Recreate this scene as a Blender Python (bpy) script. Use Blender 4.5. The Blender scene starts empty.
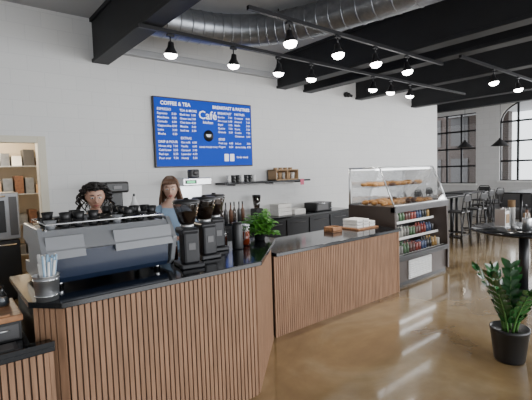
import bpy, bmesh, math, random
from mathutils import Vector, Matrix, Euler
random.seed(7)
D=bpy.data; SC=bpy.context.scene
rad=math.radians

# ------------------------------------------------------------------ materials
def mat(name,col,rough=0.5,metal=0.0,emit=None,es=0.0,var=0.0,vscale=8.0,coat=0.0,bump=0.0,bscale=40.0,trans=0.0,spec=0.5,stretch=None):
    m=D.materials.new(name); m.use_nodes=True
    nt=m.node_tree; b=nt.nodes["Principled BSDF"]
    b.inputs["Base Color"].default_value=(*col,1); b.inputs["Roughness"].default_value=rough
    b.inputs["Metallic"].default_value=metal; b.inputs["Coat Weight"].default_value=coat
    b.inputs["Specular IOR Level"].default_value=spec
    if emit: 
        b.inputs["Emission Color"].default_value=(*emit,1); b.inputs["Emission Strength"].default_value=es
    tc=nt.nodes.new("ShaderNodeTexCoord"); mp=nt.nodes.new("ShaderNodeMapping")
    nt.links.new(tc.outputs["Object"],mp.inputs["Vector"])
    if stretch: mp.inputs["Scale"].default_value=stretch
    if var>0:
        n=nt.nodes.new("ShaderNodeTexNoise"); n.inputs["Scale"].default_value=vscale; n.inputs["Detail"].default_value=4
        nt.links.new(mp.outputs[0],n.inputs["Vector"])
        r=nt.nodes.new("ShaderNodeValToRGB")
        r.color_ramp.elements[0].position=.3; r.color_ramp.elements[1].position=.7
        r.color_ramp.elements[0].color=(*[c*(1-var) for c in col],1)
        r.color_ramp.elements[1].color=(*[min(1,c*(1+var)) for c in col],1)
        nt.links.new(n.outputs["Fac"],r.inputs[0]); nt.links.new(r.outputs[0],b.inputs["Base Color"])
    if bump>0:
        n2=nt.nodes.new("ShaderNodeTexNoise"); n2.inputs["Scale"].default_value=bscale
        nt.links.new(mp.outputs[0],n2.inputs["Vector"])
        bp=nt.nodes.new("ShaderNodeBump"); bp.inputs["Strength"].default_value=bump; bp.inputs["Distance"].default_value=.01
        nt.links.new(n2.outputs["Fac"],bp.inputs["Height"]); nt.links.new(bp.outputs[0],b.inputs["Normal"])
    return m
def glassmat(name,tint=(1,1,1),refl=.12):
    m=D.materials.new(name); m.use_nodes=True; nt=m.node_tree; nt.nodes.clear()
    o=nt.nodes.new("ShaderNodeOutputMaterial"); mx=nt.nodes.new("ShaderNodeMixShader")
    t=nt.nodes.new("ShaderNodeBsdfTransparent"); g=nt.nodes.new("ShaderNodeBsdfGlossy")
    lw=nt.nodes.new("ShaderNodeLayerWeight"); lw.inputs[0].default_value=.25
    mt=nt.nodes.new("ShaderNodeMath"); mt.operation='MULTIPLY_ADD'; mt.inputs[1].default_value=.5; mt.inputs[2].default_value=refl*.4
    nt.links.new(lw.outputs["Fresnel"],mt.inputs[0])
    t.inputs[0].default_value=(*tint,1); g.inputs["Roughness"].default_value=.03
    nt.links.new(mt.outputs[0],mx.inputs[0]); nt.links.new(t.outputs[0],mx.inputs[1]); nt.links.new(g.outputs[0],mx.inputs[2])
    nt.links.new(mx.outputs[0],o.inputs[0]); return m
def brickmat(name,c1,c2,mortar,scale=1.0,bw=.4,bh=.2,axis='XZ',bump=.12,rough=.6):
    m=D.materials.new(name); m.use_nodes=True; nt=m.node_tree; b=nt.nodes["Principled BSDF"]
    tc=nt.nodes.new("ShaderNodeTexCoord"); sp=nt.nodes.new("ShaderNodeSeparateXYZ"); cb=nt.nodes.new("ShaderNodeCombineXYZ")
    nt.links.new(tc.outputs["Object"],sp.inputs[0])
    nt.links.new(sp.outputs[axis[0]],cb.inputs[0]); nt.links.new(sp.outputs[axis[1]],cb.inputs[1])
    br=nt.nodes.new("ShaderNodeTexBrick"); nt.links.new(cb.outputs[0],br.inputs["Vector"])
    br.inputs["Color1"].default_value=(*c1,1); br.inputs["Color2"].default_value=(*c2,1); br.inputs["Mortar"].default_value=(*mortar,1)
    br.inputs["Scale"].default_value=1; br.inputs["Brick Width"].default_value=bw; br.inputs["Row Height"].default_value=bh
    br.inputs["Mortar Size"].default_value=.006; br.inputs["Mortar Smooth"].default_value=.5
    nt.links.new(br.outputs["Color"],b.inputs["Base Color"]); b.inputs["Roughness"].default_value=rough
    bp=nt.nodes.new("ShaderNodeBump"); bp.invert=True; bp.inputs["Strength"].default_value=bump; bp.inputs["Distance"].default_value=.005
    nt.links.new(br.outputs["Fac"],bp.inputs["Height"]); nt.links.new(bp.outputs[0],b.inputs["Normal"])
    return m

M_WALL=brickmat("painted_block",(.70,.70,.69),(.68,.68,.675),(.635,.637,.635))
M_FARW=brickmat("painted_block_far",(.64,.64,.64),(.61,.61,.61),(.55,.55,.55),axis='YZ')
M_OUT=brickmat("brown_brick",(.07,.048,.04),(.06,.04,.033),(.10,.09,.085),bw=.25,bh=.08,axis='YZ')
M_CEIL=mat("ceiling_paint",(.45,.46,.48),.8,var=.05,vscale=1.5)
M_BEAM=mat("beam_black",(.010,.011,.014),.6,var=.2,vscale=3)
M_BLACK=mat("black_plastic",(.012,.012,.013),.4)
M_BLKM=mat("black_metal",(.015,.015,.017),.35,metal=.3)
M_STONE=mat("black_stone",(.008,.009,.011),.12,var=.3,vscale=60)
M_STEEL=mat("brushed_steel",(.6,.61,.62),.3,metal=.9)
M_SILVER=mat("silver_paint",(.32,.33,.35),.3,metal=.4)
M_DKST=mat("gunmetal",(.09,.088,.09),.4,metal=.4)
M_BROWNM=mat("bronze_panel",(.06,.045,.038),.4,metal=.3)
M_CHROME=mat("chrome",(.75,.76,.78),.08,metal=1)
M_GALV=mat("galvanised",(.27,.285,.31),.33,metal=.85,var=.15,vscale=14)
M_NAVY=mat("navy_enamel",(.012,.022,.05),.3,coat=.3)
M_SLAT=mat("walnut_slat",(.305,.175,.105),.55,var=.22,vscale=6,stretch=(6,6,.6),spec=.3)
M_GAP=mat("slat_backing",(.075,.042,.026),.8)
M_WOOD=mat("oak_board",(.36,.17,.075),.5,var=.3,vscale=6,stretch=(2,9,2))
M_WHITE=mat("white_plastic",(.75,.75,.74),.4)
M_PAPER=mat("white_card",(.78,.77,.74),.7,var=.04,vscale=20)
M_CREAM=mat("cream_trim",(.62,.58,.47),.5)
M_BLUE=mat("menu_blue",(.004,.045,.38),.5,emit=(.0,.06,.6),es=.3,spec=.15)
M_TXT=mat("menu_white",(.85,.88,.92),.5,emit=(.85,.9,1),es=.5)
M_GLASS=glassmat("clear_glass")
M_SMOKE=glassmat("smoked_glass",(.42,.38,.36),.2)
M_BEAN=mat("coffee_beans",(.035,.016,.008),.5,var=.5,vscale=120,bump=.8,bscale=150)
M_TEA=mat("iced_tea",(.16,.025,.008),.15)
M_GREEN=mat("herb_leaf",(.10,.33,.035),.45,var=.4,vscale=18)
M_ZZ=mat("glossy_leaf",(.018,.095,.022),.2,var=.4,vscale=12,coat=.4)
M_STEM=mat("stem",(.08,.2,.045),.5)
M_SOIL=mat("soil",(.03,.02,.012),.9,var=.4,vscale=60,bump=.6)
M_BULB=mat("lamp_lens",(1,1,1),.3,emit=(1,.97,.92),es=30)
M_LED=mat("led_strip",(1,1,1),.3,emit=(.95,.98,1),es=7)
M_GDISP=mat("green_display",(.02,.2,.08),.3,emit=(.1,.9,.35),es=1.2)
M_SKIN1=mat("skin_a",(.55,.32,.23),.5,var=.05,vscale=30)
M_SKIN2=mat("skin_b",(.60,.38,.29),.5,var=.05,vscale=30)
M_LIP=mat("lips",(.4,.12,.1),.4)
M_EYE=mat("eye_white",(.8,.8,.78),.3)
M_IRIS=mat("iris",(.02,.012,.008),.2)
M_HAIR1=mat("hair_black",(.010,.007,.006),.45,var=.3,vscale=40)
M_HAIR2=mat("hair_brown",(.13,.065,.035),.45,var=.35,vscale=40,stretch=(4,4,1))
M_SHIRTB=mat("shirt_black",(.02,.02,.022),.85,bump=.3)
M_SHIRTL=mat("shirt_light_blue",(.28,.40,.55),.8,bump=.3,var=.08)
M_PANTS=mat("trousers",(.02,.024,.035),.85)
M_PASTRY=mat("pastry_golden",(.52,.26,.08),.5,var=.4,vscale=30,bump=.5)
M_CHOC=mat("chocolate",(.12,.055,.03),.5,var=.3,vscale=30)
M_KRAFT=mat("kraft",(.4,.26,.14),.7,var=.08)
M_PINK=mat("pink_tag",(.6,.12,.2),.6)
M_WARM=mat("backroom_wall",(.55,.48,.38),.7)
M_STRAW=mat("straw_blue",(.3,.45,.6),.5)
DRINK=[mat("drink_%d"%i,c,.2) for i,c in enumerate([(.22,.04,.03),(.34,.2,.06),(.07,.13,.06),(.05,.07,.14),(.45,.43,.38),(.12,.05,.04),(.03,.03,.03),(.2,.19,.17)])]

def floormat():
    m=D.materials.new("polished_concrete"); m.use_nodes=True; nt=m.node_tree; b=nt.nodes["Principled BSDF"]
    tc=nt.nodes.new("ShaderNodeTexCoord")
    n1=nt.nodes.new("ShaderNodeTexNoise"); n1.inputs["Scale"].default_value=.8; n1.inputs["Detail"].default_value=8; n1.inputs["Roughness"].default_value=.58
    n1.inputs["Distortion"].default_value=.8
    nt.links.new(tc.outputs["Object"],n1.inputs["Vector"])
    r=nt.nodes.new("ShaderNodeValToRGB"); e=r.color_ramp.elements
    e[0].position=.3; e[0].color=(.165,.108,.050,1); e[1].position=.72; e[1].color=(.37,.29,.175,1)
    k=r.color_ramp.elements.new(.5); k.color=(.26,.178,.085,1)
    nt.links.new(n1.outputs["Fac"],r.inputs[0])
    n2=nt.nodes.new("ShaderNodeTexNoise"); n2.inputs["Scale"].default_value=5; n2.inputs["Detail"].default_value=6
    nt.links.new(tc.outputs["Object"],n2.inputs["Vector"])
    mx=nt.nodes.new("ShaderNodeMix"); mx.data_type='RGBA'; mx.blend_type='OVERLAY'; mx.inputs["Factor"].default_value=.25
    nt.links.new(r.outputs[0],mx.inputs[6]); nt.links.new(n2.outputs["Fac"],mx.inputs[7])
    nt.links.new(mx.outputs[2],b.inputs["Base Color"])
    rr=nt.nodes.new("ShaderNodeMapRange"); rr.inputs[3].default_value=.10; rr.inputs[4].default_value=.26
    nt.links.new(n2.outputs["Fac"],rr.inputs[0]); nt.links.new(rr.outputs[0],b.inputs["Roughness"])
    b.inputs["Coat Weight"].default_value=.9; b.inputs["Coat Roughness"].default_value=.08; b.inputs["Specular IOR Level"].default_value=.6
    return m
M_FLOOR=floormat()

# ------------------------------------------------------------------ builder
class B:
    def __init__(s,name,loc=(0,0,0),rotz=0):
        s.name=name; s.bm=bmesh.new(); s.mats=[]; s.loc=Vector(loc); s.rz=rotz; s.L=Matrix.Identity(4)
    def mi(s,m):
        if m not in s.mats: s.mats.append(m)
        return s.mats.index(m)
    def put(s,t,m,M=None,smooth=False):
        i=s.mi(m) if not callable(m) else None
        bmesh.ops.recalc_face_normals(t,faces=t.faces)
        for f in t.faces:
            f.material_index=i if i is not None else s.mi(m(f.calc_center_median())); f.smooth=smooth
        T=s.L@M if M is not None else s.L
        bmesh.ops.transform(t,matrix=T,verts=t.verts)
        me=D.meshes.new("t"); t.to_mesh(me); t.free(); s.bm.from_mesh(me); D.meshes.remove(me)
    def box(s,c,sz,m,bev=0,rot=None,seg=2):
        t=bmesh.new(); bmesh.ops.create_cube(t,size=1)
        bmesh.ops.scale(t,vec=sz,verts=t.verts)
        if bev: bmesh.ops.bevel(t,geom=list(t.edges),offset=bev,segments=seg,affect='EDGES',profile=.5)
        M=Matrix.Translation(c)
        if rot: M=M@Euler(rot).to_matrix().to_4x4()
        s.put(t,m,M,False)
    def b2(s,lo,hi,m,bev=0):
        s.box([(a+b)/2 for a,b in zip(lo,hi)],[abs(b-a) for a,b in zip(lo,hi)],m,bev)
    def cyl(s,p0,p1,r0,m,r1=None,seg=16,smooth=True,caps=True):
        p0=Vector(p0);p1=Vector(p1); d=p1-p0
        t=bmesh.new(); bmesh.ops.create_cone(t,cap_ends=caps,segments=seg,radius1=r0,radius2=r0 if r1 is None else r1,depth=d.length)
        M=Matrix.Translation((p0+p1)/2)@d.to_track_quat('Z','Y').to_matrix().to_4x4()
        s.put(t,m,M,smooth)
    def lathe(s,prof,c,m,seg=24,M=None):
        t=bmesh.new(); rings=[]
        for r,z in prof:
            if r<1e-5: rings.append([t.verts.new((0,0,z))])
            else: rings.append([t.verts.new((r*math.cos(2*math.pi*k/seg),r*math.sin(2*math.pi*k/seg),z)) for k in range(seg)])
        for a,b in zip(rings,rings[1:]):
            for k in range(seg):
                k2=(k+1)%seg
                vs=[]
                for v in (a[k%len(a)],a[k2%len(a)],b[k2%len(b)],b[k%len(b)]):
                    if v not in vs: vs.append(v)
                if len(vs)>2: t.faces.new(vs)
        T=Matrix.Translation(c)
        s.put(t,m,T@M if M else T,True)
    def sph(s,c,r,m,seg=16,rot=None,fn=None):
        t=bmesh.new(); bmesh.ops.create_uvsphere(t,u_segments=seg,v_segments=max(6,seg*2//3),radius=1)
        if fn:
            for v in t.verts: v.co=fn(v.co.copy())
        else:
            if not hasattr(r,'__len__'): r=(r,r,r)
            bmesh.ops.scale(t,vec=r,verts=t.verts)
        M=Matrix.Translation(c)
        if rot: M=M@Euler(rot).to_matrix().to_4x4()
        s.put(t,m,M,True)
    def tube(s,pts,r,m,seg=8):
        pts=[Vector(p) for p in pts]; n=len(pts)
        if not hasattr(r,'__len__'): r=[r]*n
        t=bmesh.new(); rings=[]; ref=None
        for i,p in enumerate(pts):
            d=(pts[min(i+1,n-1)]-pts[max(i-1,0)]).normalized()
            if ref is None:
                ref=d.orthogonal().normalized()
            ref=(ref-d*ref.dot(d)).normalized(); b=d.cross(ref)
            rings.append([t.verts.new(p+(ref*math.cos(2*math.pi*k/seg)+b*math.sin(2*math.pi*k/seg))*r[i]) for k in range(seg)])
        for a,b in zip(rings,rings[1:]):
            for k in range(seg): t.faces.new((a[k],a[(k+1)%seg],b[(k+1)%seg],b[k]))
        t.faces.new(rings[0]); t.faces.new(rings[-1])
        s.put(t,m,None,True)
    def prism(s,poly,axis,lo,hi,m,bev=0):
        def P(a,b,c): return {'x':(c,a,b),'y':(a,c,b),'z':(a,b,c)}[axis]
        t=bmesh.new()
        A=[t.verts.new(P(a,b,lo)) for a,b in poly]; C=[t.verts.new(P(a,b,hi)) for a,b in poly]
        t.faces.new(A); t.faces.new(C); n=len(poly)
        for k in range(n): t.faces.new((A[k],A[(k+1)%n],C[(k+1)%n],C[k]))
        if bev: bmesh.ops.bevel(t,geom=list(t.edges),offset=bev,segments=2,affect='EDGES',profile=.5)
        s.put(t,m,None,False)
    def text(s,body,size,pos,m,align='LEFT',ls=1.0,M=None,off=.012):
        cu=D.curves.new("txt",'FONT'); cu.body=body; cu.size=size; cu.align_x=align; cu.resolution_u=2; cu.space_line=ls
        cu.offset=size*off
        o=D.objects.new("txt",cu); SC.collection.objects.link(o)
        dg=bpy.context.evaluated_depsgraph_get(); me=D.meshes.new_from_object(o.evaluated_get(dg))
        t=bmesh.new(); t.from_mesh(me)
        D.objects.remove(o); D.curves.remove(cu); D.meshes.remove(me)
        T=Matrix.Translation(pos)@(M if M else Matrix.Rotation(rad(90),4,'X'))
        i=s.mi(m)
        for f in t.faces: f.material_index=i
        bmesh.ops.transform(t,matrix=s.L@T,verts=t.verts)
        me=D.meshes.new("t"); t.to_mesh(me); t.free(); s.bm.from_mesh(me); D.meshes.remove(me)
    def done(s,parent=None):
        me=D.meshes.new(s.name); s.bm.to_mesh(me); s.bm.free()
        for m in s.mats: me.materials.append(m)
        o=D.objects.new(s.name,me); SC.collection.objects.link(o)
        o.location=s.loc; o.rotation_euler=(0,0,s.rz)
        if parent: o.parent=parent
        return o

# ------------------------------------------------------------------ shell
W=6.2; CZ=4.05
b=B("floor"); b.b2((-7,-6,-.1),(20,9.5,0),M_FLOOR); b.done()
b=B("ceiling"); b.b2((-7,-6,CZ),(20,9.5,CZ+.15),M_CEIL); b.done()
b=B("wall_back"); 
b.b2((-7,W,0),(-.02,W+.2,CZ),M_WALL); b.b2((-.02,W,2.25),(1.06,W+.2,CZ),M_WALL); b.b2((1.06,W,0),(11.77,W+.2,CZ),M_WALL); b.done()
b=B("door_casing")
b.b2((1.05,W-.03,0),(1.15,W-.002,2.33),M_CREAM,.004); b.b2((-.12,W-.03,2.24),(1.05,W-.002,2.33),M_CREAM,.004); b.b2((-.12,W-.03,0),(-.02,W-.002,2.24),M_CREAM,.004); b.done()
b=B("wall_left"); b.b2((-7.2,-6,0),(-7,9.5,CZ),M_WALL); b.done()
b=B("wall_storeroom"); b.b2((-1.5,8.8,0),(2.6,8.9,2.7),M_WARM); b.b2((-1.6,W+.2,0),(-1.5,8.9,2.7),M_WARM); b.b2((2.5,W+.2,0),(2.6,8.9,2.7),M_WARM); b.b2((-1.5,W+.2,2.65),(2.5,8.9,2.75),M_WARM); b.done()
FX=15.0
b=B("wall_far")
b.b2((FX,8.1,0),(FX+.25,9.5,CZ),M_FARW); b.b2((FX,5.67,0),(FX+.25,6.45,CZ),M_FARW)
b.b2((FX,6.45,0),(FX+.25,8.1,1.1),M_FARW); b.b2((FX,6.45,3.65),(FX+.25,8.1,CZ),M_FARW)
b.b2((FX,3.5,0),(FX+.25,5.67,1.2),M_FARW)
arch=[(3.5,3.2)]+[(4.585-1.085*math.cos(a),3.2+.72*math.sin(a)) for a in [math.pi*k/16 for k in range(1,16)]]+[(5.67,3.2),(5.67,CZ),(3.5,CZ)]
b.prism(arch,'x',FX,FX+.25,M_FARW)
b.b2((FX,-1,0),(FX+.25,3.5,CZ),M_FARW); b.done()
b=B("wall_side_return"); b.b2((11.6,W+.2,0),(11.77,9.5,CZ),M_FARW); b.b2((11.77,9.3,0),(FX,9.5,CZ),M_WALL); b.done()
def win(name,y0,y1,z0,z1,ny,nz,arched=False):
    b=B(name); x=FX+.1
    for i in range(ny+1):
        y=y0+(y1-y0)*i/ny; zt=z1
        if arched: zt=3.2+.72*math.sqrt(max(0,1-((y-4.585)/1.085)**2))
        b.b2((x-.03,y-.03,z0),(x+.03,y+.03,zt),M_BLKM)
    for k in range(nz+1):
        z=z0+((3.2 if arched else z1)-z0)*k/nz
        b.b2((x-.03,y0,z-.03),(x+.03,y1,z+.03),M_BLKM)
    if arched:
        b.tube([(x,4.585-1.085*math.cos(math.pi*k/16),3.2+.72*math.sin(math.pi*k/16)) for k in range(17)],.04,M_BLKM)
    b.b2((x-.005,y0,z0),(x+.005,y1,3.2 if arched else z1),M_GLASS)
    b.b2((FX-.06,y0-.05,z0-.06),(FX+.1,y1+.05,z0),M_WHITE)
    b.done()
win("window_1",6.45,8.1,1.1,3.65,3,4)
win("window_2",3.5,5.67,1.2,3.9,4,3,True)
b=B("neighbouring_building"); b.b2((19.2,6.9,0),(19.6,13,7),M_OUT); b.b2((19.0,6,0),(19.2,12,.4),M_OUT)
for i in range(4):
    for k in range(3): b.b2((19.15,7.3+i*1.3,.8+k*1.9),(19.2,8.1+i*1.3,2.1+k*1.9),M_DKST)
b.done()
for i,x in enumerate([1.95,5.5,6.25,8.0,10.45]):
    b=B("ceiling_beam"); w=.24
    b.b2((x-w/2+.03,-5.5,3.46),(x+w/2-.03,W,CZ),M_BEAM); b.b2((x-w/2,-5.5,3.42),(x+w/2,W,3.47),M_BEAM,.004); b.b2((x-w/2,-5.5,CZ-.05),(x+w/2,W,CZ),M_BEAM); b.done()
b=B("ceiling_beam"); b.b2((12.6,-5.5,3.5),(12.85,9.3,CZ),M_BEAM); b.done()
b=B("trim_1"); b.b2((2.1,W-.10,3.60),(5.38,W-.002,3.70),M_CEIL,.01); b.done()

# duct
b=B("spiral_duct")
path=[]
for p in [(2.09,5.05,3.79),(2.6,5.03,3.79),(3.1,4.96,3.79),(3.5,4.78,3.79),(3.8,4.5,3.79),(4.02,4.1,3.79),(4.18,3.6,3.79),(4.3,3.0,3.79),(4.4,2.2,3.79),(4.45,1.0,3.79),(4.45,-1,3.79)]: path.append(Vector(p))
def catmull(P,n):
    out=[]
    for i in range(len(P)-1):
        a=P[max(i-1,0)];b_=P[i];c=P[i+1];d=P[min(i+2,len(P)-1)]
        for k in range(n):
            t=k/n; out.append(.5*((2*b_)+(c-a)*t+(2*a-5*b_+4*c-d)*t*t+(3*b_-a-3*c+d)*t**3))
    out.append(P[-1]); return out
cp=catmull(path,6)
b.tube(cp,.215,M_GALV,28)
for i in range(0,len(cp),2):
    d=(cp[min(i+1,len(cp)-1)]-cp[max(i-1,0)]).normalized(); b.cyl(cp[i]-d*.008,cp[i]+d*.008,.222,M_GALV,seg=28)
for i in (8,26,45): b.cyl(cp[i],cp[i]+Vector((0,0,.26)),.01,M_BLKM)
b.done()
b=B("security_camera"); b.cyl((7.51,W-.002,3.5),(7.51,W-.06,3.5),.06,M_BLACK); b.sph((7.51,W-.1,3.48),.055,M_BLACK); b.cyl((7.51,W-.12,3.48),(7.51,W-.2,3.44),.03,M_BLACK); b.done()

# track lights
def spot(x,y,z=3.2,ztrack=3.375,aim=(0,.25,-1)):
    b=B("track_spotlight",(x,y,z)); a=Vector(aim).normalized()
    b.box((0,0,ztrack-z-.02),(.09,.035,.03),M_BLKM,.004)
    b.cyl((0,0,.06),(0,0,ztrack-z),.009,M_BLKM)
    b.box((0,0,.07),(.05,.03,.03),M_BLKM,.005)
    Q=a.to_track_quat('Z','Y').to_matrix().to_4x4()
    b.lathe([(0,-.08),(.032,-.075),(.04,-.02),(.06,.015),(.08,.045),(.083,.06),(.075,.055)],(0,0,0),M_BLKM,20,Q)
    b.lathe([(.074,.05),(.074,.065),(.06,.09),(.033,.105),(0,.11)],(0,0,0),M_BULB,20,Q)
    o=b.done()
    L=D.lights.new("spot",'SPOT'); L.energy=55; L.spot_size=rad(95); L.spot_blend=.9; L.color=(1,.95,.88); L.shadow_soft_size=.06
    lo=D.objects.new("lamp",L); SC.collection.objects.link(lo); lo.parent=o; lo.location=a*.14
    lo.rotation_euler=a.to_track_quat('-Z','Y').to_euler()
for x in (2.17,3.05,3.82,4.48,6.02,6.56,7.2): spot(x,4.34,aim=(0,.12,-1))
for x in (3.06,3.85,4.61,5.37,7.4,8.5): spot(x,3.28 if x<6 else 2.9,aim=(0,-.12,-1))
b=B("lighting_track"); b.b2((1.8,4.32,3.375),(9.5,4.36,3.417),M_BLKM); b.done()
b=B("lighting_track"); b.b2((2.5,3.26,3.375),(6.4,3.30,3.417),M_BLKM); b.done()
b=B("lighting_track"); b.b2((6.2,2.88,3.375),(10.5,2.92,3.417),M_BLKM); b.done()

# menu board
b=B("menu_board")
X0,X1,Z0,Z1=2.71,4.675,1.875,3.025; yb=W-.06
b.b2((X0,yb,Z0),(X1,W-.003,Z1),M_BLACK,.006); b.b2((X0+.02,yb-.006,Z0+.02),(X1-.02,yb,Z1-.02),M_BLUE)
yt=yb-.010
def col(items,x,xr,ztop,size=.05,lead=.066):
    for i,it in enumerate(items):
        if it[:1]=="#": b.text(it[1:],size*1.15,(x,yt,ztop-i*lead),M_TXT)
        elif it:
            b.text(it,size,(x,yt,ztop-i*lead),M_TXT); b.text("%.2f"%(random.randint(6,16)*.5),size,(xr,yt,ztop-i*lead),M_TXT,'RIGHT')
b.text("COFFEE & TEA",.085,(X0+.12,yt,Z1-.13),M_TXT,off=.03)
b.text("BREAKFAST & PASTRIES",.078,(X1-.05,yt,Z1-.13),M_TXT,'RIGHT',off=.03)
col(["#ESPRESSO","Espresso","Macchiato","Cortado","Cappuccino","Latte","Mocha","","#DRIP & POUR","House drip","Cold brew","Red eye","Pour over"],X0+.06,X0+.40,Z1-.22)
col(["#TEA & MORE","Black tea","Green tea","Chai latte","Matcha","Iced tea","","#EXTRAS","Oat milk","Vanilla","Caramel","Lavender","Honey"],X0+.46,X0+.76,Z1-.22)
col(["#BREAKFAST","Burrito","Avo toast","Bagel","Quiche","Granola","","#SIDES","Fruit cup","Yogurt"],X1-.76,X1-.45,Z1-.22)
col(["#PASTRIES","Croissant","Almond","Muffin","Scone","Cookie","Cinnamon","","Ask us","about today"],X1-.40,X1-.05,Z1-.22)
b.text("Café",.2,((X0+X1)/2+.02,yt,Z1-.32),M_TXT,'CENTER')
b.text("kitchen",.07,((X0+X1)/2+.02,yt,Z1-.40),M_TXT,'CENTER')
b.cyl(((X0+X1)/2+.02,yb-.006,Z0+.54),((X0+X1)/2+.02,yb-.011,Z0+.54),.1,M_BLACK,seg=32)
b.lathe([(0,0),(.03,0),(.055,.045),(.05,.045),(.0,.02)],((X0+X1)/2+.02,yb-.0125,Z0+.52),M_TXT,20,Matrix.Diagonal((1,.02,1,1)))
b.text("HAND PULLED DAILY",.04,((X0+X1)/2+.02,yt,Z0+.33),M_TXT,'CENTER')
b.box((X1-.6,yt,Z0+.16),(.09,.002,.13),M_TXT); b.box((X1-.48,yt,Z0+.16),(.09,.002,.13),M_TXT)
b.text("Order ahead",.05,(X1-.38,yt,Z0+.15),M_TXT)
b.done()

# ------------------------------------------------------------------ counters
def slats(b,p0,p1,z0,z1,pitch=.0335,w=.024,th=.012):
    p0=Vector((*p0,0));p1=Vector((*p1,0)); d=(p1-p0); L=d.length; d.normalize(); n=Vector((d.y,-d.x,0))
    a=math.atan2(d.y,d.x)
    c=(p0+p1)/2-n*.01
    b.box((c.x,c.y,(z0+z1)/2),(L,.02,z1-z0),M_GAP,rot=(0,0,a))
    k=int(L/pitch)
    for i in range(k+1):
        q=p0+d*(min(i*pitch+w/2,L-w/2))+n*th/2
        b.box((q.x,q.y,(z0+z1)/2),(w,th,z1-z0),M_SLAT,rot=(0,0,a))
b=B("espresso_bar_counter")
top=[(.47,2.385),(1.87,2.385),(2.63,3.11),(2.63,3.32),(.33,3.32),(.33,2.54)]
b.prism(top,'z',1.035,1.07,M_STONE,.004)
b.prism([(.50,2.45),(1.83,2.45),(2.58,3.16),(2.58,3.28),(.37,3.28),(.37,2.58)],'z',0,1.035,M_BLACK)
slats(b,(.50,2.44),(1.835,2.44),0,1.035); slats(b,(1.845,2.445),(2.585,3.155),0,1.035); slats(b,(.365,2.57),(.495,2.445),0,1.035)
b.done()
b=B("service_counter")
b.b2((2.635,3.11,.87),(4.93,3.86,.91),M_STONE,.004)
b.b2((2.66,3.18,0),(4.9,3.82,.87),M_BLACK)
slats(b,(2.64,3.17),(4.9,3.17),0,.87,pitch=.030,w=.0225)
b.b2((4.9,3.15,0),(4.93,3.82,.87),M_SLAT)
b.done()
b=B("low_counter")
b.b2((-1.2,2.37,.82),(.42,2.50,.85),M_STONE,.004); b.b2((-1.2,2.50,.82),(.325,3.32,.85),M_STONE,.004); b.b2((-1.2,2.45,0),(.325,3.28,.82),M_BLACK); slats(b,(-1.2,2.44),(.42,2.44),0,.82)
b.b2((-1.2,2.37,.85),(.42,2.385,.875),M_STONE); b.done()
b=B("back_counter")
b.b2((1.3,5.6,.86),(6.95,6.19,.9),M_STONE,.004); b.b2((1.35,5.65,.08),(6.9,6.19,.86),M_BLACK); b.b2((1.4,5.72,0),(6.85,6.19,.08),M_BLACK)
for i in range(9):
    x=1.4+i*.61; b.b2((x,5.63,.14),(x+.57,5.65,.82),M_BLKM,.004); b.cyl((x+.1,5.61,.76),(x+.47,5.61,.76),.006,M_DKST)
b.done()

# ------------------------------------------------------------------ espresso machine
EX,EY=.455,2.67
b=B("espresso_machine",(EX,EY,1.07)); w=.80
for x in (.08,w-.08):
    for y in (.06,.46): b.cyl((x,y,0),(x,y,.06),.022,M_CHROME)
b.prism([(.03,.035),(.0,.07),(-.02,.24),(.06,.34),(.50,.35),(.54,.30),(.36,.28),(.33,.12),(.52,.11),(.52,.05)],'x',.02,w-.02,M_NAVY)
b.prism([(-.03,.235),(.05,.35),(.05,.364),(-.048,.245)],'x',0,w,M_SILVER)
for x in (-.03,w-.0):
    b.prism([(.05,.03),(-.005,.07),(-.06,.24),(.05,.38),(.54,.38),(.6,.27),(.4,.25),(.38,.13),(.56,.12),(.56,.04)],'x',x,x+.03,M_SILVER,.003)
b.prism([(-.06,.20),(-.012,.33),(.01,.33),(-.03,.20)],'x',w*.50,w,M_SILVER)
b.prism([(-.06,.20),(-.012,.33),(.01,.33),(-.03,.20)],'x',0,w*.27,M_SILVER)
b.b2((.03,.06,.35),(w-.03,.5,.362),M_STEEL)
for y in (.05,.52): b.tube([(.02,y,.36),(.02,y,.40),(w-.02,y,.40),(w-.02,y,.36)],.006,M_CHROME)
for x in (.02,w-.02): b.cyl((x,.05,.4),(x,.52,.4),.006,M_CHROME)
for gx in (.17,.42,.67):
    b.cyl((gx,.44,.28),(gx,.44,.2),.035,M_CHROME); b.cyl((gx,.44,.2),(gx,.44,.17),.04,M_STEEL); b.cyl((gx,.46,.185),(gx,.60,.165),.013,M_BLACK)
b.done()
def cup(b,x,y,z,m,r=.038,h=.055):
    b.lathe([(0,0),(r*.6,0),(r*.75,h*.25),(r,h),(r*.93,h),(r*.68,h*.3),(0,h*.15)],(x,y,z),m,14)
b=B("stacked_coffee_cups",(EX,EY,1.433))
for j in range(3):
    for i in range(9 if j<2 else 7):
        x=.065+i*.082+random.uniform(-.006,.006); y=.12+j*.13
        cup(b,x,y,0,M_BLACK if (i+j*2)%5 else M_SILVER)
        if random.random()<.5: cup(b,x+.004,y,.045,M_BLACK)
b.done()
b=B("milk_bottle",(1.17,EY+.42,1.433)); b.lathe([(0,0),(.03,0),(.03,.1),(.015,.13),(.012,.16),(0,.16)],(0,0,0),M_WHITE,14); b.cyl((0,0,.16),(0,0,.18),.008,M_BLACK); b.done()

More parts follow.
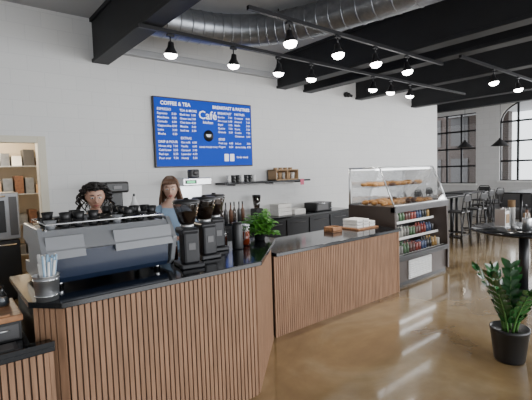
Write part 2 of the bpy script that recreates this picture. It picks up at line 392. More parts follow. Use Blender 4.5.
# straw holder
b=B("straw_holder",(.425,2.515,1.07))
b.lathe([(0,0),(.058,0),(.068,.14),(.072,.143),(.066,.138),(.056,.01),(0,.01)],(0,0,0),M_STEEL,24)
for z in (.03,.12): b.tube([((.0595+z*.07)*math.cos(k*math.pi/12),(.0595+z*.07)*math.sin(k*math.pi/12),z) for k in range(25)],.003,M_CHROME,6)
for i in range(46):
    a=random.uniform(0,6.28); r=random.uniform(0,.048); q=random.uniform(.0,.02)
    x,y=r*math.cos(a),r*math.sin(a)
    b.cyl((x*.6,y*.6,.015),(x+q*math.cos(a),y+q*math.sin(a),.21+random.uniform(0,.05)),.0065,[M_WHITE,M_STRAW,M_PAPER][i%3],seg=8)
b.done()

# grinders
def grinder(x,y,rz,h=1.0):
    b=B("coffee_grinder",(x,y,1.07),rz)
    b.prism([(-.085,-.11),(.085,-.11),(.085,.11),(-.085,.11)],'z',0,.035,M_BLKM,.008)
    b.box((0,.03,.15),(.12,.13,.24),M_BLKM,.018)
    b.box((0,-.01,.265),(.13,.19,.05),M_BLKM,.015)
    b.cyl((0,-.06,.25),(0,-.06,.19),.022,M_STEEL,r1=.012)
    b.tube([(-.03,-.04,.12),(-.035,-.1,.12),(.035,-.1,.12),(.03,-.04,.12)],.005,M_CHROME)
    b.box((0,-.037,.17),(.07,.006,.05),M_STEEL,.002)
    b.box((0,.0965,.16),(.05,.004,.05),M_DKST,.001)
    b.cyl((0,0,.29),(0,0,.315),.05,M_STEEL)
    b.lathe([(.045,.31),(.06,.33),(.098,.46),(.1,.47),(.096,.47)],(0,0,0),M_SMOKE,28)
    b.lathe([(0,.316),(.043,.316),(.056,.335),(.076,.40),(0,.412)],(0,0,0),M_BEAN,24)
    b.lathe([(.1,.47),(.102,.485),(.09,.495),(.02,.497),(.018,.51),(0,.51)],(0,0,0),M_BLACK,24)
    b.done()
grinder(1.395,2.66,rad(170)); grinder(1.65,2.84,rad(175)); grinder(1.88,3.06,rad(170))
b=B("coffee_canister",(2.03,2.93,1.07)); b.lathe([(0,0),(.048,0),(.05,.01),(.05,.2),(.044,.215),(.044,.24),(0,.245)],(0,0,0),M_BLACK,24); b.tube([(.048,0,.18),(.08,0,.17),(.08,0,.08),(.048,0,.06)],.006,M_BLACK); b.done()
b=B("iced_tea_jar",(2.19,3.04,1.07)); b.lathe([(0,0),(.05,0),(.052,.16),(.045,.18)],(0,0,0),M_GLASS,24); b.lathe([(0,.005),(.045,.005),(.047,.13),(0,.13)],(0,0,0),M_TEA,24); b.cyl((0,0,.18),(0,0,.195),.048,M_STEEL); b.done()
for (x,y,h) in ((2.06,3.2,.2),(1.5,3.12,.17)):
    b=B("syrup_bottle",(x,y,1.07)); b.lathe([(0,0),(.034,0),(.034,h*.6),(.012,h*.8),(.012,h),(0,h)],(0,0,0),M_SMOKE,16); b.lathe([(0,.004),(.03,.004),(.03,h*.45),(0,h*.45)],(0,0,0),M_TEA,16); b.cyl((0,0,h),(0,0,h+.03),.014,M_BLACK); b.done()

def leaf(b,p,d,up,L,wd,m,fold=.15,droop=.2,n=6):
    d=d.normalized(); s_=d.cross(up); 
    if s_.length<1e-3: s_=d.orthogonal()
    s_.normalize(); nn=s_.cross(d)
    V=[];F=[]
    for i in range(n+1):
        t=i/n; c=p+d*L*t-Vector((0,0,1))*droop*L*t*t; wv=wd*math.sin(math.pi*min(1,max(0.02,t)**.8))+.0005
        V+= [c-s_*wv+nn*wv*fold,c,c+s_*wv+nn*wv*fold]
    for i in range(n):
        k=i*3; F+=[(k,k+1,k+4,k+3),(k+1,k+2,k+5,k+4)]
    t=bmesh.new(); vs=[t.verts.new(v) for v in V]
    for f in F: t.faces.new([vs[i] for i in f])
    i=b.mi(m)
    for f in t.faces: f.material_index=i; f.smooth=True
    me=D.meshes.new("t"); t.to_mesh(me); t.free(); b.bm.from_mesh(me); D.meshes.remove(me)
b=B("potted_basil",(2.47,3.17,1.07))
b.lathe([(0,0),(.05,0),(.062,.07),(.066,.075),(.06,.07),(0,.065)],(0,0,0),M_BLACK,20)
for i in range(60):
    a=random.uniform(0,6.28); e=random.uniform(-.1,1.45); l=random.uniform(.15,.24)
    dirv=Vector((math.cos(a)*math.cos(e)*.9,math.sin(a)*math.cos(e)*.9,math.sin(e)))
    base=Vector((random.uniform(-.03,.03),random.uniform(-.03,.03),.07))
    tip=base+dirv*l
    b.tube([base,base+dirv*l*.5+Vector((0,0,.02)),tip],.0025,M_STEM,5)
    for k in range(9):
        q=base.lerp(tip,.35+.65*k/8); aa=random.uniform(0,6.28)
        leaf(b,q,Vector((math.cos(aa),math.sin(aa),random.uniform(-.2,.7))),Vector((0,0,1)),random.uniform(.05,.075),random.uniform(.018,.028),M_GREEN,.3,.3,4)
b.done()

# low counter items
b=B("undercounter_drawer_unit",(.10,2.80,.85)); b.box((0,0,.055),(.40,.40,.11),M_BLACK,.006)
for x in (-.1,.1): b.box((x,-.202,.055),(.17,.006,.08),M_DKST,.002); b.cyl((x-.04,-.215,.07),(x+.04,-.215,.07),.005,M_STEEL)
b.done()
b=B("wooden_serving_board",(.10,2.80,.96)); b.box((0,0,.018),(.42,.42,.036),M_WOOD,.008); b.box((-.0,-.19,.04),(.3,.02,.01),M_WOOD,.003); b.done()
b=B("glass_bottle",(.24,2.84,.996)); b.lathe([(0,0),(.033,0),(.036,.02),(.034,.06),(.013,.09),(.012,.12),(.016,.125)],(0,0,0),M_SMOKE,18); b.lathe([(0,.004),(.03,.004),(.03,.05),(0,.05)],(0,0,0),M_STRAW,16); b.done()
b=B("pos_tablet",(.14,2.47,.85)); b.box((0,0,.012),(.24,.12,.02),M_BLACK,.005); b.box((0,0,.0235),(.2,.09,.003),M_DKST); b.done()

# ------------------------------------------------------------------ back counter equipment and shelf
b=B("batch_coffee_brewer",(1.93,5.9,.9))
b.box((0,0,.03),(.34,.4,.06),M_BLACK,.01); b.box((0,.12,.4),(.32,.14,.72),M_BLACK,.02); b.box((0,-.01,.70),(.34,.38,.16),M_BLACK,.03)
b.lathe([(0,0),(.1,0),(.11,.2),(.07,.27),(0,.28)],(0,-.06,.06),M_STEEL,20); b.box((0,-.205,.70),(.12,.01,.05),M_DKST,.002); b.done()
b=B("coffee_brewer_tower",(3.2,5.9,.9))
b.box((0,0,.03),(.5,.42,.06),M_STEEL,.01); b.box((0,.12,.36),(.46,.14,.64),M_STEEL,.01); b.box((0,-.02,.73),(.52,.40,.12),M_STEEL,.015); b.box((-.12,-.222,.73),(.2,.006,.06),M_BLACK); b.box((-.12,-.226,.73),(.14,.006,.035),M_GDISP)
for x in (-.12,.12): b.lathe([(0,0),(.09,0),(.1,.25),(.08,.32),(.03,.34),(0,.36)],(x,-.06,.06),M_BLACK,20)
b.box((.05,0,.86),(.16,.14,.14),M_BLACK,.02); b.cyl((.05,-.07,.87),(.05,-.09,.87),.04,M_DKST); b.done()
b=B("wall_shelf"); b.b2((3.85,5.88,1.545),(5.97,6.19,1.58),M_BLKM,.003)
for x in (4.1,5.0,5.8): b.b2((x,5.95,1.52),(x+.02,6.19,1.545),M_BLKM)
b.done()
b=B("shelf_cups",(3.95,6.02,1.58))
for i in range(7):
    for k in range(2): cup(b,.08+i*.095,0,k*.06,M_BLACK if i%3 else M_WHITE,.042,.07)
b.done()
b=B("wooden_cup_rack",(5.35,6.03,1.58)); b.box((0,0,.01),(.6,.26,.02),M_KRAFT); 
for x in (-.29,0,.29): b.box((x,0,.1),(.02,.26,.2),M_KRAFT)
b.box((0,0,.2),(.6,.26,.02),M_KRAFT); b.box((0,.12,.1),(.6,.02,.2),M_KRAFT)
for i in range(5): b.lathe([(0,0),(.038,0),(.045,.13),(0,.13)],(-.23+i*.115,-.02,.02),M_KRAFT if i%2 else M_PAPER,12)
for i in range(4): b.lathe([(0,0),(.045,0),(.045,.04),(0,.04)],(-.2+i*.13,0,.21),M_KRAFT,12)
b.done()
b=B("shelf_price_tag"); b.box((5.72,5.872,1.53),(.1,.006,.12),M_PINK,.002); b.done()
b=B("takeaway_boxes",(5.1,5.85,.9))
for i in range(3): b.box((0,0,.04+i*.075),(.34,.26,.07),M_PAPER,.004)
b.box((.4,0,.05),(.3,.26,.1),M_PAPER,.005); b.done()
b=B("bar_blender",(4.55,5.9,.9)); b.box((0,0,.09),(.17,.2,.18),M_BLACK,.02); b.lathe([(.05,.18),(.055,.2),(.08,.4),(.078,.4),(.05,.2)],(0,0,0),M_SMOKE,18); b.cyl((0,0,.4),(0,0,.43),.08,M_BLACK); b.done()
b=B("toaster_oven",(6.2,5.9,.9)); b.box((0,0,.09),(.48,.36,.18),M_BLACK,.015); b.box((-.05,-.183,.09),(.32,.006,.12),M_DKST); b.cyl((-.2,-.2,.16),(.1,-.2,.16),.008,M_CHROME)
for z in (.05,.09,.13): b.cyl((.19,-.18,z),(.19,-.2,z),.016,M_CHROME)
b.done()
b=B("syrup_bottles",(3.75,5.85,.9))
for i in range(6): b.lathe([(0,0),(.036,0),(.036,.18),(.013,.23),(.013,.29),(0,.29)],(i*.09,.02*(i%2),0),[M_SMOKE,M_DKST,M_CHOC][i%3],14); b.cyl((i*.09,.02*(i%2),.29),(i*.09,.02*(i%2),.34),.012,M_BLACK)
b.done()
b=B("wooden_box",(4.13,3.66,.91)); b.box((0,0,.008),(.2,.16,.016),M_WOOD); 
for s_ in (-1,1): b.box((s_*.093,0,.035),(.014,.16,.06),M_WOOD,.002); b.box((0,s_*.073,.035),(.2,.014,.06),M_WOOD,.002)
b.box((0,0,.03),(.15,.1,.035),M_KRAFT); b.done()
b=B("takeaway_box_stack",(4.62,3.6,.91)); b.box((0,0,.01),(.46,.34,.02),M_WOOD,.004)
for i in range(3):
    for j in range(3 if i<2 else 2): b.box((-.14+i*.14,0,.04+j*.04),(.125,.26,.036),M_PAPER,.006)
b.done()

# ------------------------------------------------------------------ display case
b=B("refrigerated_display_case"); x0,x1=5.0,6.55
sp_=[(4.1,.06),(3.24,.06),(3.24,.44),(3.27,1.19),(4.1,1.19)]
b.prism(sp_,'x',x0,x0+.05,M_BROWNM,.004); b.prism(sp_,'x',x1-.05,x1,M_BROWNM,.004)
b.b2((x0+.05,3.95,.06),(x1-.05,4.1,1.19),M_DKST)
b.b2((x0+.05,3.27,.06),(x1-.05,3.95,.42),M_BROWNM)
b.b2((x0+.02,3.235,.38),(x1-.02,3.30,.46),M_BLKM,.01)
b.b2((x0+.03,3.29,0),(x1-.03,4.05,.06),M_BLACK)
b.b2((x0+.35,3.255,.08),(x0+1.0,3.27,.36),M_WHITE)
for i in range(8): b.box((x0+.675,3.25,.105+i*.033),(.62,.018,.012),M_WHITE,rot=(rad(25),0,0))
for z,d in ((.44,3.32),(.67,3.42),(.90,3.5)):
    b.b2((x0+.05,d,z-.012),(x1-.05,3.95,z),M_STEEL); b.b2((x0+.05,d-.012,z-.02),(x1-.05,d,z+.018),M_PAPER)
    b.b2((x0+.06,d+.02,z-.022),(x1-.06,d+.04,z-.012),M_LED)
b.b2((x0,3.25,1.10),(x1,3.34,1.19),M_DKST,.01); b.b2((x0+.05,3.34,1.13),(x1-.05,4.1,1.19),M_STEEL)
b.b2((x0+.06,3.35,1.118),(x1-.06,3.39,1.13),M_LED)
ztop=1.76
for x in (x0+.015,x1-.015):
    b.tube([(x,3.28,1.19),(x,3.52,ztop)],.012,M_STEEL); b.tube([(x,4.08,1.19),(x,4.08,ztop)],.016,M_STEEL); b.tube([(x,3.52,ztop),(x,4.08,ztop)],.014,M_STEEL)
    b.prism([(3.28,1.19),(3.52,ztop),(4.08,ztop),(4.08,1.19)],'x',x-.003,x+.003,M_GLASS)
for (y,z) in ((3.28,1.2),(3.52,ztop),(4.08,ztop),(4.08,1.2)): b.tube([(x0+.01,y,z),(x1-.01,y,z)],.012,M_STEEL)
b.prism([(3.275,1.2),(3.285,1.2),(3.525,ztop),(3.515,ztop)],'x',x0+.02,x1-.02,M_GLASS)
b.b2((x0+.02,3.52,ztop-.003),(x1-.02,4.08,ztop+.004),M_GLASS)
b.b2((x0+.03,3.56,ztop-.04),(x1-.03,3.6,ztop-.012),M_LED)
b.b2((x0+.04,4.05,1.2),(x1-.04,4.06,ztop),M_GLASS)
b.b2((x0+.03,3.56,1.46),(x1-.03,4.04,1.47),M_GLASS); b.b2((x0+.03,3.55,1.455),(x1-.03,3.56,1.475),M_STEEL)
b.done()
def croissant(b,p,rz,s_=1.0,m=M_PASTRY):
    pts=[];rr=[]
    for i in range(9):
        a=-1.1+2.2*i/8; pts.append(Vector(p)+Matrix.Rotation(rz,3,'Z')@Vector((.06*math.sin(a)*s_,.06*(1-math.cos(a))*s_,.029*s_))); rr.append((.008+.02*math.cos(a*.85)+(.0025 if i%2 else 0))*s_)
    b.tube(pts,rr,m,10)
b=B("pastry_assortment")
for i in range(9):
    for j in range(3):
        x=x0+.14+i*.158; y=3.52+j*.17; z=1.19
        if i<4: croissant(b,(x,y,z),random.uniform(-.5,.5),1.25)
        elif i<6: b.lathe([(0,0),(.03,0),(.042,.035),(.05,.045),(.035,.07),(0,.08)],(x,y,z),M_PASTRY if j%2 else M_CHOC,14)
        else: b.lathe([(0,0),(.055,0),(.06,.02),(.04,.045),(0,.05)],(x,y,z),M_PASTRY,12)
for i in range(9):
    for j in range(2):
        x=x0+.14+i*.158; y=3.70+j*.2; z=1.47
        if i%4==3: b.lathe([(0,0),(.05,0),(.055,.02),(.04,.04),(0,.045)],(x,y,z),M_CHOC,12)
        elif i%3: croissant(b,(x,y,z),random.uniform(-.6,.6),1.2)
        else: b.sph((x,y,z+.031),(.06,.05,.03),M_PASTRY,12)
b.done()
b=B("bottled_drinks")
for z,d in ((.44,3.36),(.67,3.46),(.90,3.54)):
    for i in range(17):
        for j in range(2):
            x=x0+.1+i*.084; y=d+.03+j*.1; m=DRINK[(i//2*3+int(z*10))%8]
            if (i//4)%2: b.lathe([(0,0),(.03,0),(.031,.09),(.025,.115),(.012,.14),(.012,.16),(0,.16)],(x,y,z),m,10)
            else: b.lathe([(0,0),(.027,0),(.032,.006),(.032,.115),(.026,.125),(0,.125)],(x,y,z),m,10)
b.done()

# ------------------------------------------------------------------ right table & items
b=B("pedestal_table",(5.9,1.92,0))
b.lathe([(0,.865),(.6,.865),(.62,.875),(.62,.90),(.61,.91),(0,.91)],(0,0,0),M_STONE,48)
b.cyl((0,0,.02),(0,0,.87),.06,M_BLKM,seg=20); b.lathe([(0,0),(.3,0),(.3,.012),(.07,.03),(.06,.05)],(0,0,0),M_BLKM,32); b.lathe([(.06,.8),(.18,.865),(0,.866)],(0,0,0),M_BLKM,24); b.done()
b=B("napkin_dispenser",(5.84,2.16,.91)); b.box((0,0,.01),(.18,.13,.02),M_STEEL,.004)
for s_ in(-1,1): b.box((s_*.08,0,.13),(.008,.13,.24),M_STEEL,.002)
b.box((0,0,.12),(.14,.12,.2),M_PAPER,.003); b.box((0,-.063,.12),(.1,.005,.12),M_KRAFT); b.done()
b=B("paper_cup_stack",(6.06,2.13,.91))
for i in range(11): b.lathe([(0,i*.024),(.034,i*.024),(.046,.11+i*.024),(.048,.11+i*.024),(.042,.11+i*.024)],(0,0,0),M_PAPER if i<7 else M_KRAFT,16)
b.done()
b=B("sugar_canister",(5.72,1.83,.91)); b.lathe([(0,0),(.055,0),(.055,.15),(.05,.16)],(0,0,0),M_STEEL,20)
for i in range(14):
    a=i*.9; b.box((.028*math.cos(a),.028*math.sin(a),.17),(.016,.004,.1),M_PAPER if i%3 else M_KRAFT,rot=(.2*math.cos(a),.2*math.sin(a),a))
b.done()
b=B("syrup_pump_bottle",(5.98,1.92,.91)); b.lathe([(0,0),(.04,0),(.04,.17),(.016,.21),(.016,.24),(0,.24)],(0,0,0),M_CHOC,16); b.cyl((0,0,.24),(0,0,.30),.005,M_BLACK); b.cyl((0,0,.30),(-.06,0,.295),.006,M_BLACK); b.done()

# ZZ plant
b=B("potted_zz_plant",(3.86,1.36,0))
b.lathe([(0,0),(.118,0),(.125,.02),(.155,.27),(.16,.275),(.16,.30),(.15,.30),(.145,.27),(0,.265)],(0,0,0),M_BLACK,32)
b.lathe([(0,.266),(.146,.266)],(0,0,0),M_SOIL,24)
for i in range(11):
    a=i*2.4+random.uniform(-.3,.3); sp=random.uniform(.06,.26); hgt=random.uniform(.48,.64)-sp*.35
    base=Vector((.05*math.cos(a),.05*math.sin(a),.265)); pts=[]
    for k in range(14):
        t=k/13; pts.append(base+Vector((math.cos(a)*sp*t**1.4,math.sin(a)*sp*t**1.4,hgt*(t-.10*t*t*sp*3))))
    b.tube(pts,[.011-.0007*k for k in range(14)],M_STEM,6)
    for k in range(3,14,2):
        d=(pts[min(k+1,13)]-pts[k-1]).normalized(); sd=d.cross(Vector((-math.sin(a),math.cos(a),0)))
        tang=Vector((-math.sin(a),math.cos(a),0))
        for s_ in (-1,1):
            ld=(d*1.0+tang*s_*.85).normalized()
            leaf(b,pts[k],ld,sd,random.uniform(.10,.135),random.uniform(.027,.035),M_ZZ,.25,.05,6)
    leaf(b,pts[-1],(pts[-1]-pts[-2]),Vector((-math.sin(a),math.cos(a),0)),.11,.028,M_ZZ,.25,.05,6)
b.done()

# ------------------------------------------------------------------ far seating
def stool(x,y,rz,seat=.75):
    b=B("bar_stool",(x,y,0),rz)
    for sx in(-1,1):
        for sy in (-1,1): b.cyl((sx*.21,sy*.21,0),(sx*.15,sy*.15,seat-.02),.015,M_BLKM,seg=8)
    r=.19
    b.tube([(-r,-r,.25),(r,-r,.25),(r,r,.25),(-r,r,.25),(-r,-r,.25)],.01,M_BLKM,6)
    b.box((0,0,seat),(.38,.38,.04),M_BLACK,.015)
    b.tube([(-.16,.17,seat),(-.18,.22,seat+.3),(-.12,.235,seat+.4),(.12,.235,seat+.4),(.18,.22,seat+.3),(.16,.17,seat)],.012,M_BLKM,8)
    b.box((0,.225,seat+.30),(.3,.015,.14),M_BLACK,.005); b.box((0,.2,seat+.14),(.05,.012,.3),M_BLACK)
    b.done()
def hitable(x,y,L=1.2,w=.7,h=1.05):
    b=B("bar_table",(x,y,0)); b.box((0,0,h-.02),(L,w,.04),M_BLKM,.005)
    for s_ in (-1,1):
        b.cyl((s_*L*.3,0,.02),(s_*L*.3,0,h-.04),.035,M_BLKM); b.box((s_*L*.3,0,.012),(.08,w*.8,.024),M_BLKM,.004)
    b.done()
hitable(9.3,4.75,1.4,.6); hitable(11.0,5.05,1.3,.6); hitable(11.7,3.75,1.4,.6)
for x,y,r in ((8.75,4.15,0),(9.6,4.15,-5),(8.95,5.4,180),(9.7,5.4,180),(10.6,4.4,0),(11.3,4.45,-10),(10.8,5.7,180),(11.4,3.1,0),(12.1,3.1,5),(12.2,5.1,90)): stool(x,y,rad(r+180))
b=B("lounge_sofa",(13.7,4.3,0)); b.box((0,0,.25),(.9,2.2,.3),M_DKST,.05); b.box((.38,0,.55),(.2,2.2,.6),M_DKST,.06)
for s_ in(-1,1): b.box((0,s_*1.05,.4),(.9,.18,.5),M_DKST,.05); 
for sx in(-1,1):
    for sy in (-1,1): b.cyl((sx*.38,sy*1.0,0),(sx*.38,sy*1.0,.12),.025,M_BLKM)
b.done()
for y,z in ((5.93,2.40),(4.9,2.38)):
    b=B("pendant_lamp",(13.0,y,z)); b.lathe([(0,.16),(.03,.16),(.04,.12),(.24,-.06),(.245,-.07),(.225,-.06),(.03,.1)],(0,0,0),M_BLACK,28); b.sph((0,0,.0),.04,M_BULB,12); b.cyl((0,0,.16),(0,0,CZ-z),.006,M_BLKM); b.done()

# ------------------------------------------------------------------ store room contents
b=B("storeroom_shelving")
for x in (-.6,.55,1.7):
    for y in (8.35,8.72): b.cyl((x,y,0),(x,y,2.3),.015,M_STEEL,seg=8)
for z in (.4,.95,1.5,2.0): b.b2((-.65,8.32,z-.02),(1.75,8.76,z),M_STEEL)
b.done()
b=B("stored_boxes")
for z in (.4,.95,1.5,2.0):
    x=-.55
    while x<1.5:
        w_=random.uniform(.10,.22); h_=random.uniform(.10,.34); b.b2((x,8.38,z),(x+w_-.03,8.68,z+h_),random.choice([M_KRAFT,M_PAPER,M_CHOC,M_GALV,M_DKST]),.004); x+=w_
b.done()
b=B("convection_oven",(.50,7.15,0)); b.box((0,0,.45),(.7,.65,.86),M_BLACK,.01); b.box((0,0,1.23),(.74,.66,.68),M_SILVER,.015); b.box((-.06,-.335,1.23),(.5,.01,.46),M_BLACK,.004); b.cyl((-.3,-.37,1.52),(.2,-.37,1.52),.012,M_CHROME); b.box((.29,-.335,1.23),(.1,.01,.56),M_DKST)
b.cyl((-.3,-.37,.82),(.3,-.37,.82),.012,M_CHROME); b.done()
L=D.lights.new("storeroom",'POINT'); L.energy=130; L.color=(1,.86,.65); L.shadow_soft_size=.25
o=D.objects.new("storeroom_lamp",L); SC.collection.objects.link(o); o.location=(.4,7.8,2.4)

# ------------------------------------------------------------------ people
def skin(verts,edges,radii,root=0,sub=2):
    me=D.meshes.new("sk"); me.from_pydata([tuple(v) for v in verts],edges,[]); o=D.objects.new("sk",me); SC.collection.objects.link(o)
    m=o.modifiers.new("s",'SKIN'); m.use_smooth_shade=True
    for i,sv in enumerate(me.skin_vertices[0].data):
        r=radii[i]; sv.radius=(r,r) if not hasattr(r,'__len__') else r; sv.use_root=(i==root)
    ss=o.modifiers.new("u",'SUBSURF'); ss.levels=sub; ss.render_levels=sub
    dg=bpy.context.evaluated_depsgraph_get(); dg.update(); r=D.meshes.new_from_object(o.evaluated_get(dg))
    out=bmesh.new(); out.from_mesh(r); D.objects.remove(o); D.meshes.remove(me); D.meshes.remove(r); return out
def hand(b,w,d,nrm,m,side=1,curl=.6):
    w=Vector(w); d=Vector(d).normalized(); nrm=Vector(nrm); nrm=(nrm-d*nrm.dot(d)).normalized(); s_=d.cross(nrm)*side
    b.put(skin([w-d*.03,w,w+d*.035,w+d*.075],[(0,1),(1,2),(2,3)],[.024,(.026,.02),(.036,.017),(.036,.014)],0,2),m,None,True)
    lens=[.068,.078,.073,.058]
    for i,l in enumerate(lens):
        off=(i-1.5)*.019; p=w+d*.07+s_*off; a=0; pts=[p]; cur=p; 
        for k,fr in enumerate((.45,.32,.23)):
            a+=curl*(.55+.25*k); dd=d*math.cos(a)+nrm*math.sin(a); cur=cur+dd*l*fr*1.1; pts.append(cur)
        b.put(skin([w+d*.05+s_*off*.8]+pts,[(0,1),(1,2),(2,3),(3,4)],[.009,.0095,.0088,.008,.0068],0,1),m,None,True)
    p=w+d*.02-s_*.028; t1=p+(-s_*.7+d*.7+nrm*.2).normalized()*.035; t2=t1+(d*.9-s_*.1+nrm*.5).normalized()*.03; t3=t2+(d*.8+s_*.2+nrm*.6).normalized()*.022
    b.put(skin([w+d*.01-s_*.01,p,t1,t2,t3],[(0,1),(1,2),(2,3),(3,4)],[.012,.013,.011,.0095,.0075],0,1),m,None,True)
def head(b,c,rot,skinm,hairm,style):
    T=Matrix.Translation(c)@Euler(rot,'XYZ').to_matrix().to_4x4(); old=b.L; b.L=old@T
    def fn(v):
        x,y,z=v.x*.074,v.y*.092,v.z*.112
        if v.z<0:
            t=-v.z; x*=1-.38*t**1.6; y*=1-.25*t; 
            if v.y<0: y-=.012*t*(1-t*.3)
        if v.y<-.3 and v.z>-.9: y*=.97
        if v.y<0 and abs(v.z-.12)<.2 and .2<abs(v.x)<.6: y+=.006
        return Vector((x,y,z))
    b.sph((0,0,0),1,skinm,32,fn=fn)
    b.tube([(0,-.086,.022),(0,-.098,.0),(0,-.110,-.018),(0,-.103,-.027)],[.006,.009,.013,.008],skinm,10)
    for s_ in(-1,1):
        b.sph((s_*.010,-.099,-.023),(.008,.009,.007),skinm,8)
        b.sph((s_*.029,-.078,.012),(.015,.010,.009),M_EYE,12); b.sph((s_*.029,-.0855,.010),(.0065,.004,.0065),M_IRIS,10)
        b.tube([(s_*.013,-.086,.016),(s_*.028,-.089,.023),(s_*.044,-.078,.017)],[.002,.0035,.002],skinm,6)
        b.tube([(s_*.012,-.090,.032),(s_*.030,-.091,.039),(s_*.048,-.078,.034)],[.003,.004,.002],hairm,6)
        b.sph((s_*.074,.005,.0),(.009,.02,.032),skinm,12,rot=(0,s_*.15,s_*-.3))
    b.tube([(-.024,-.088,-.052),(-.01,-.098,-.049),(0,-.098,-.051),(.01,-.098,-.049),(.024,-.088,-.052)],[.002,.005,.0045,.005,.002],M_LIP,8)
    b.tube([(-.022,-.088,-.054),(0,-.097,-.060),(.022,-.088,-.054)],[.002,.006,.002],M_LIP,8)
    t=bmesh.new(); bmesh.ops.create_uvsphere(t,u_segments=32,v_segments=20,radius=1)
    kill=[v for v in t.verts if (v.co.y<-.25 and v.co.z<.52) or (v.co.y<.25 and v.co.z<-.1) or v.co.z<-.62]
    bmesh.ops.delete(t,geom=kill,context='VERTS')
    for v in t.verts:
        k=1+random.uniform(-.02,.03); v.co=Vector((v.co.x*.084*k,v.co.y*.102*k+.004,v.co.z*.122*k))
    b.put(t,hairm,None,True)
    if style=='curly':
        for i in range(190):
            a=random.uniform(0,6.28); e=random.uniform(-.2,1.5)
            dv=Vector((math.cos(a)*math.cos(e),math.sin(a)*math.cos(e),math.sin(e)))
            if dv.y<-.1 and dv.z<.72: continue
            p=Vector((dv.x*.096,dv.y*.108,dv.z*.122)); fall=random.uniform(.06,.16)*(1.15-dv.z*.6); ph=random.uniform(0,6.28)
            if dv.y<-.1: fall*=.35
            pts=[];out_=Vector((dv.x,max(dv.y,0),0))
            for k in range(22):
                t_=k/21; rr=.014
                pts.append(p+out_*(.05*math.sin(t_*2.2))+Vector((rr*math.cos(ph+t_*14),rr*math.sin(ph+t_*14),.012*math.sin(t_*3)-fall*t_**1.3)))
            b.tube(pts,[.0078*(1-.4*k/21) for k in range(22)],hairm,5)
    else:
        for i in range(90):
            a=random.uniform(-.75,3.9); dv=Vector((math.cos(a),math.sin(a),0))
            if dv.y<-.45: continue
            p0=Vector((dv.x*.03,dv.y*.03+.0,.122)); pts=[p0]
            L_=random.uniform(.12,.19)
            for e in (1.1,.7,.3,0): pts.append(Vector((dv.x*.09*math.cos(e),dv.y*.108*math.cos(e),.126*math.sin(e))))
            for k in range(1,6): pts.append(Vector((dv.x*(.09+.006*k),dv.y*.105+.004*k,-L_*k/5)))
            b.tube(pts,[.004]+[.007]*8+[.003],hairm,5)
        for i in range(10):
            x=-.05+i*.011; b.tube([(x*.4,-.05,.122),(x,-.09,.10),(x*1.2,-.1,.075),(x*1.3,-.098,.062)],[.004,.007,.007,.003],hairm,5)
    b.L=old
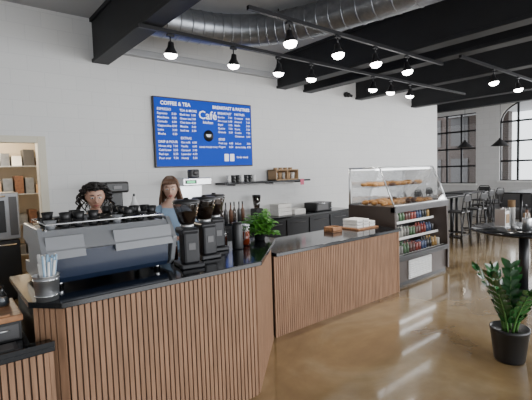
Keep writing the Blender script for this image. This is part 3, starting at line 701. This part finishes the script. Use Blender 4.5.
def person(name,loc,rz,scale,arms,hd,skinm,hairm,style,shirt,sleeve,lean):
    b=B(name,loc,rz); b.L=Matrix.Scale(scale,4)
    J={'pel':(0,0,.93),'sp':(0,-.01-lean*.2,1.10),'ch':(0,-.02-lean*.6,1.27),'nb':(0,-.02-lean,1.40),'nk':(0,-.03-lean*1.15,1.47)}
    V=[J['pel'],J['sp'],J['ch'],J['nb'],J['nk']]; R=[(.16,.115),(.135,.10),(.15,.11),(.075,.065),(.05,.05)]
    E=[(0,1),(1,2),(2,3),(3,4)]
    V.append((0,-.03-lean*1.2,1.52)); R.append(.045); E.append((4,5))
    for s_,(el,wr) in zip((-1,1),arms):
        i=len(V); sh=(s_*.165,-.02-lean*.85,1.365)
        V+= [(s_*.09,-.02-lean*.9,1.385),sh,((sh[0]+el[0])/2,(sh[1]+el[1])/2,(sh[2]+el[2])/2),el,((el[0]*.6+wr[0]*.4),(el[1]*.6+wr[1]*.4),(el[2]*.6+wr[2]*.4)),wr]
        R+= [.065,.058,.048,.041,.038,.026]; E+= [(3,i),(i,i+1),(i+1,i+2),(i+2,i+3),(i+3,i+4),(i+4,i+5)]
    for s_ in(-1,1):
        i=len(V); V+= [(s_*.09,0,.84),(s_*.095,-.01,.66),(s_*.10,-.015,.48),(s_*.10,.01,.3),(s_*.10,.02,.09),(s_*.11,-.13,.045)]
        R+= [.095,.085,.062,.055,.042,(.045,.035)]; E+= [(0,i)]+[(i+k,i+k+1) for k in range(5)]
    t=skin(V,E,R,0,2)
    def pick(c):
        z=c.z
        if z>1.415 and abs(c.x)<.1 : return skinm
        if z<.1: return M_BLACK
        if z<.9 and abs(c.y)<.16 and abs(c.x)<.22: return M_PANTS
        for (el,wr) in arms:
            el=Vector(el); wr=Vector(wr); ax=wr-el; tt=(c-el).dot(ax)/ax.length_squared
            if tt>sleeve and (c-(el+ax*min(1,max(0,tt)))).length<.075: return skinm
        return shirt
    b.put(t,pick,None,True)
    for s_,(el,wr) in zip((-1,1),arms):
        d=Vector(wr)-Vector(el); hand(b,wr,d,(0,0,-1) if abs(d.normalized().z)<.8 else (0,-1,0),skinm,s_,.5)
    nb=Vector(J['nb'])
    b.tube([nb+Vector((.066*math.cos(a),.058*math.sin(a)-.006,.028+.012*math.sin(a))) for a in [k*math.pi/8 for k in range(17)]],.008,shirt,6)
    head(b,Vector((0,-.05-lean*1.25,1.60)),hd,skinm,hairm,style)
    return b.done()
person("barista",(1.02,3.66,0),rad(0),.99,[((-.25,-.12,1.13),(-.14,-.25,1.19)),((.25,-.12,1.13),(.14,-.25,1.20))],(rad(12),0,rad(-12)),M_SKIN1,M_HAIR1,'curly',M_SHIRTB,-.15,.02)
person("barista",(1.80,3.80,0),rad(-10),1.01,[((-.24,-.10,1.10),(-.10,-.30,1.14)),((.26,-.14,1.12),(.14,-.36,1.17))],(rad(12),0,rad(-18)),M_SKIN2,M_HAIR2,'straight',M_SHIRTL,.85,.02)

# ------------------------------------------------------------------ light
w=D.worlds.new("World"); SC.world=w; w.use_nodes=True
bg=w.node_tree.nodes["Background"]; bg.inputs[0].default_value=(.92,.96,1,1); bg.inputs[1].default_value=2.8
def area(loc,tgt,sx,sy,e,col=(1,1,1)):
    L=D.lights.new("window_daylight",'AREA'); L.shape='RECTANGLE'; L.size=sx; L.size_y=sy; L.energy=e; L.color=col
    o=D.objects.new("window_daylight",L); SC.collection.objects.link(o); o.location=loc
    o.rotation_euler=(Vector(tgt)-Vector(loc)).to_track_quat('-Z','Y').to_euler()
area((7,-5.5,2.3),(5,5,1.8),9,3,650,(.97,.98,1))
area((14.5,1.5,2.6),(8,3,.5),3,2.2,380,(.97,.98,1))

# ------------------------------------------------------------------ camera
H=1.75
y=rad(51);p=rad(4.0);r=rad(1.8)
f=Vector((math.cos(y)*math.cos(p),math.sin(y)*math.cos(p),-math.sin(p)))
r0=Vector((math.sin(y),-math.cos(y),0)); u0=r0.cross(f)
u=u0*math.cos(r)+r0*math.sin(r); R=r0*math.cos(r)-u0*math.sin(r)
cam=D.cameras.new("camera"); co=D.objects.new("camera",cam); SC.collection.objects.link(co)
Mx=Matrix((R,u,-f)).transposed().to_4x4(); Mx.translation=Vector((0,0,H)); co.matrix_world=Mx
cam.sensor_width=36; cam.lens=400/532*36; cam.clip_start=.05; cam.clip_end=200
SC.camera=co
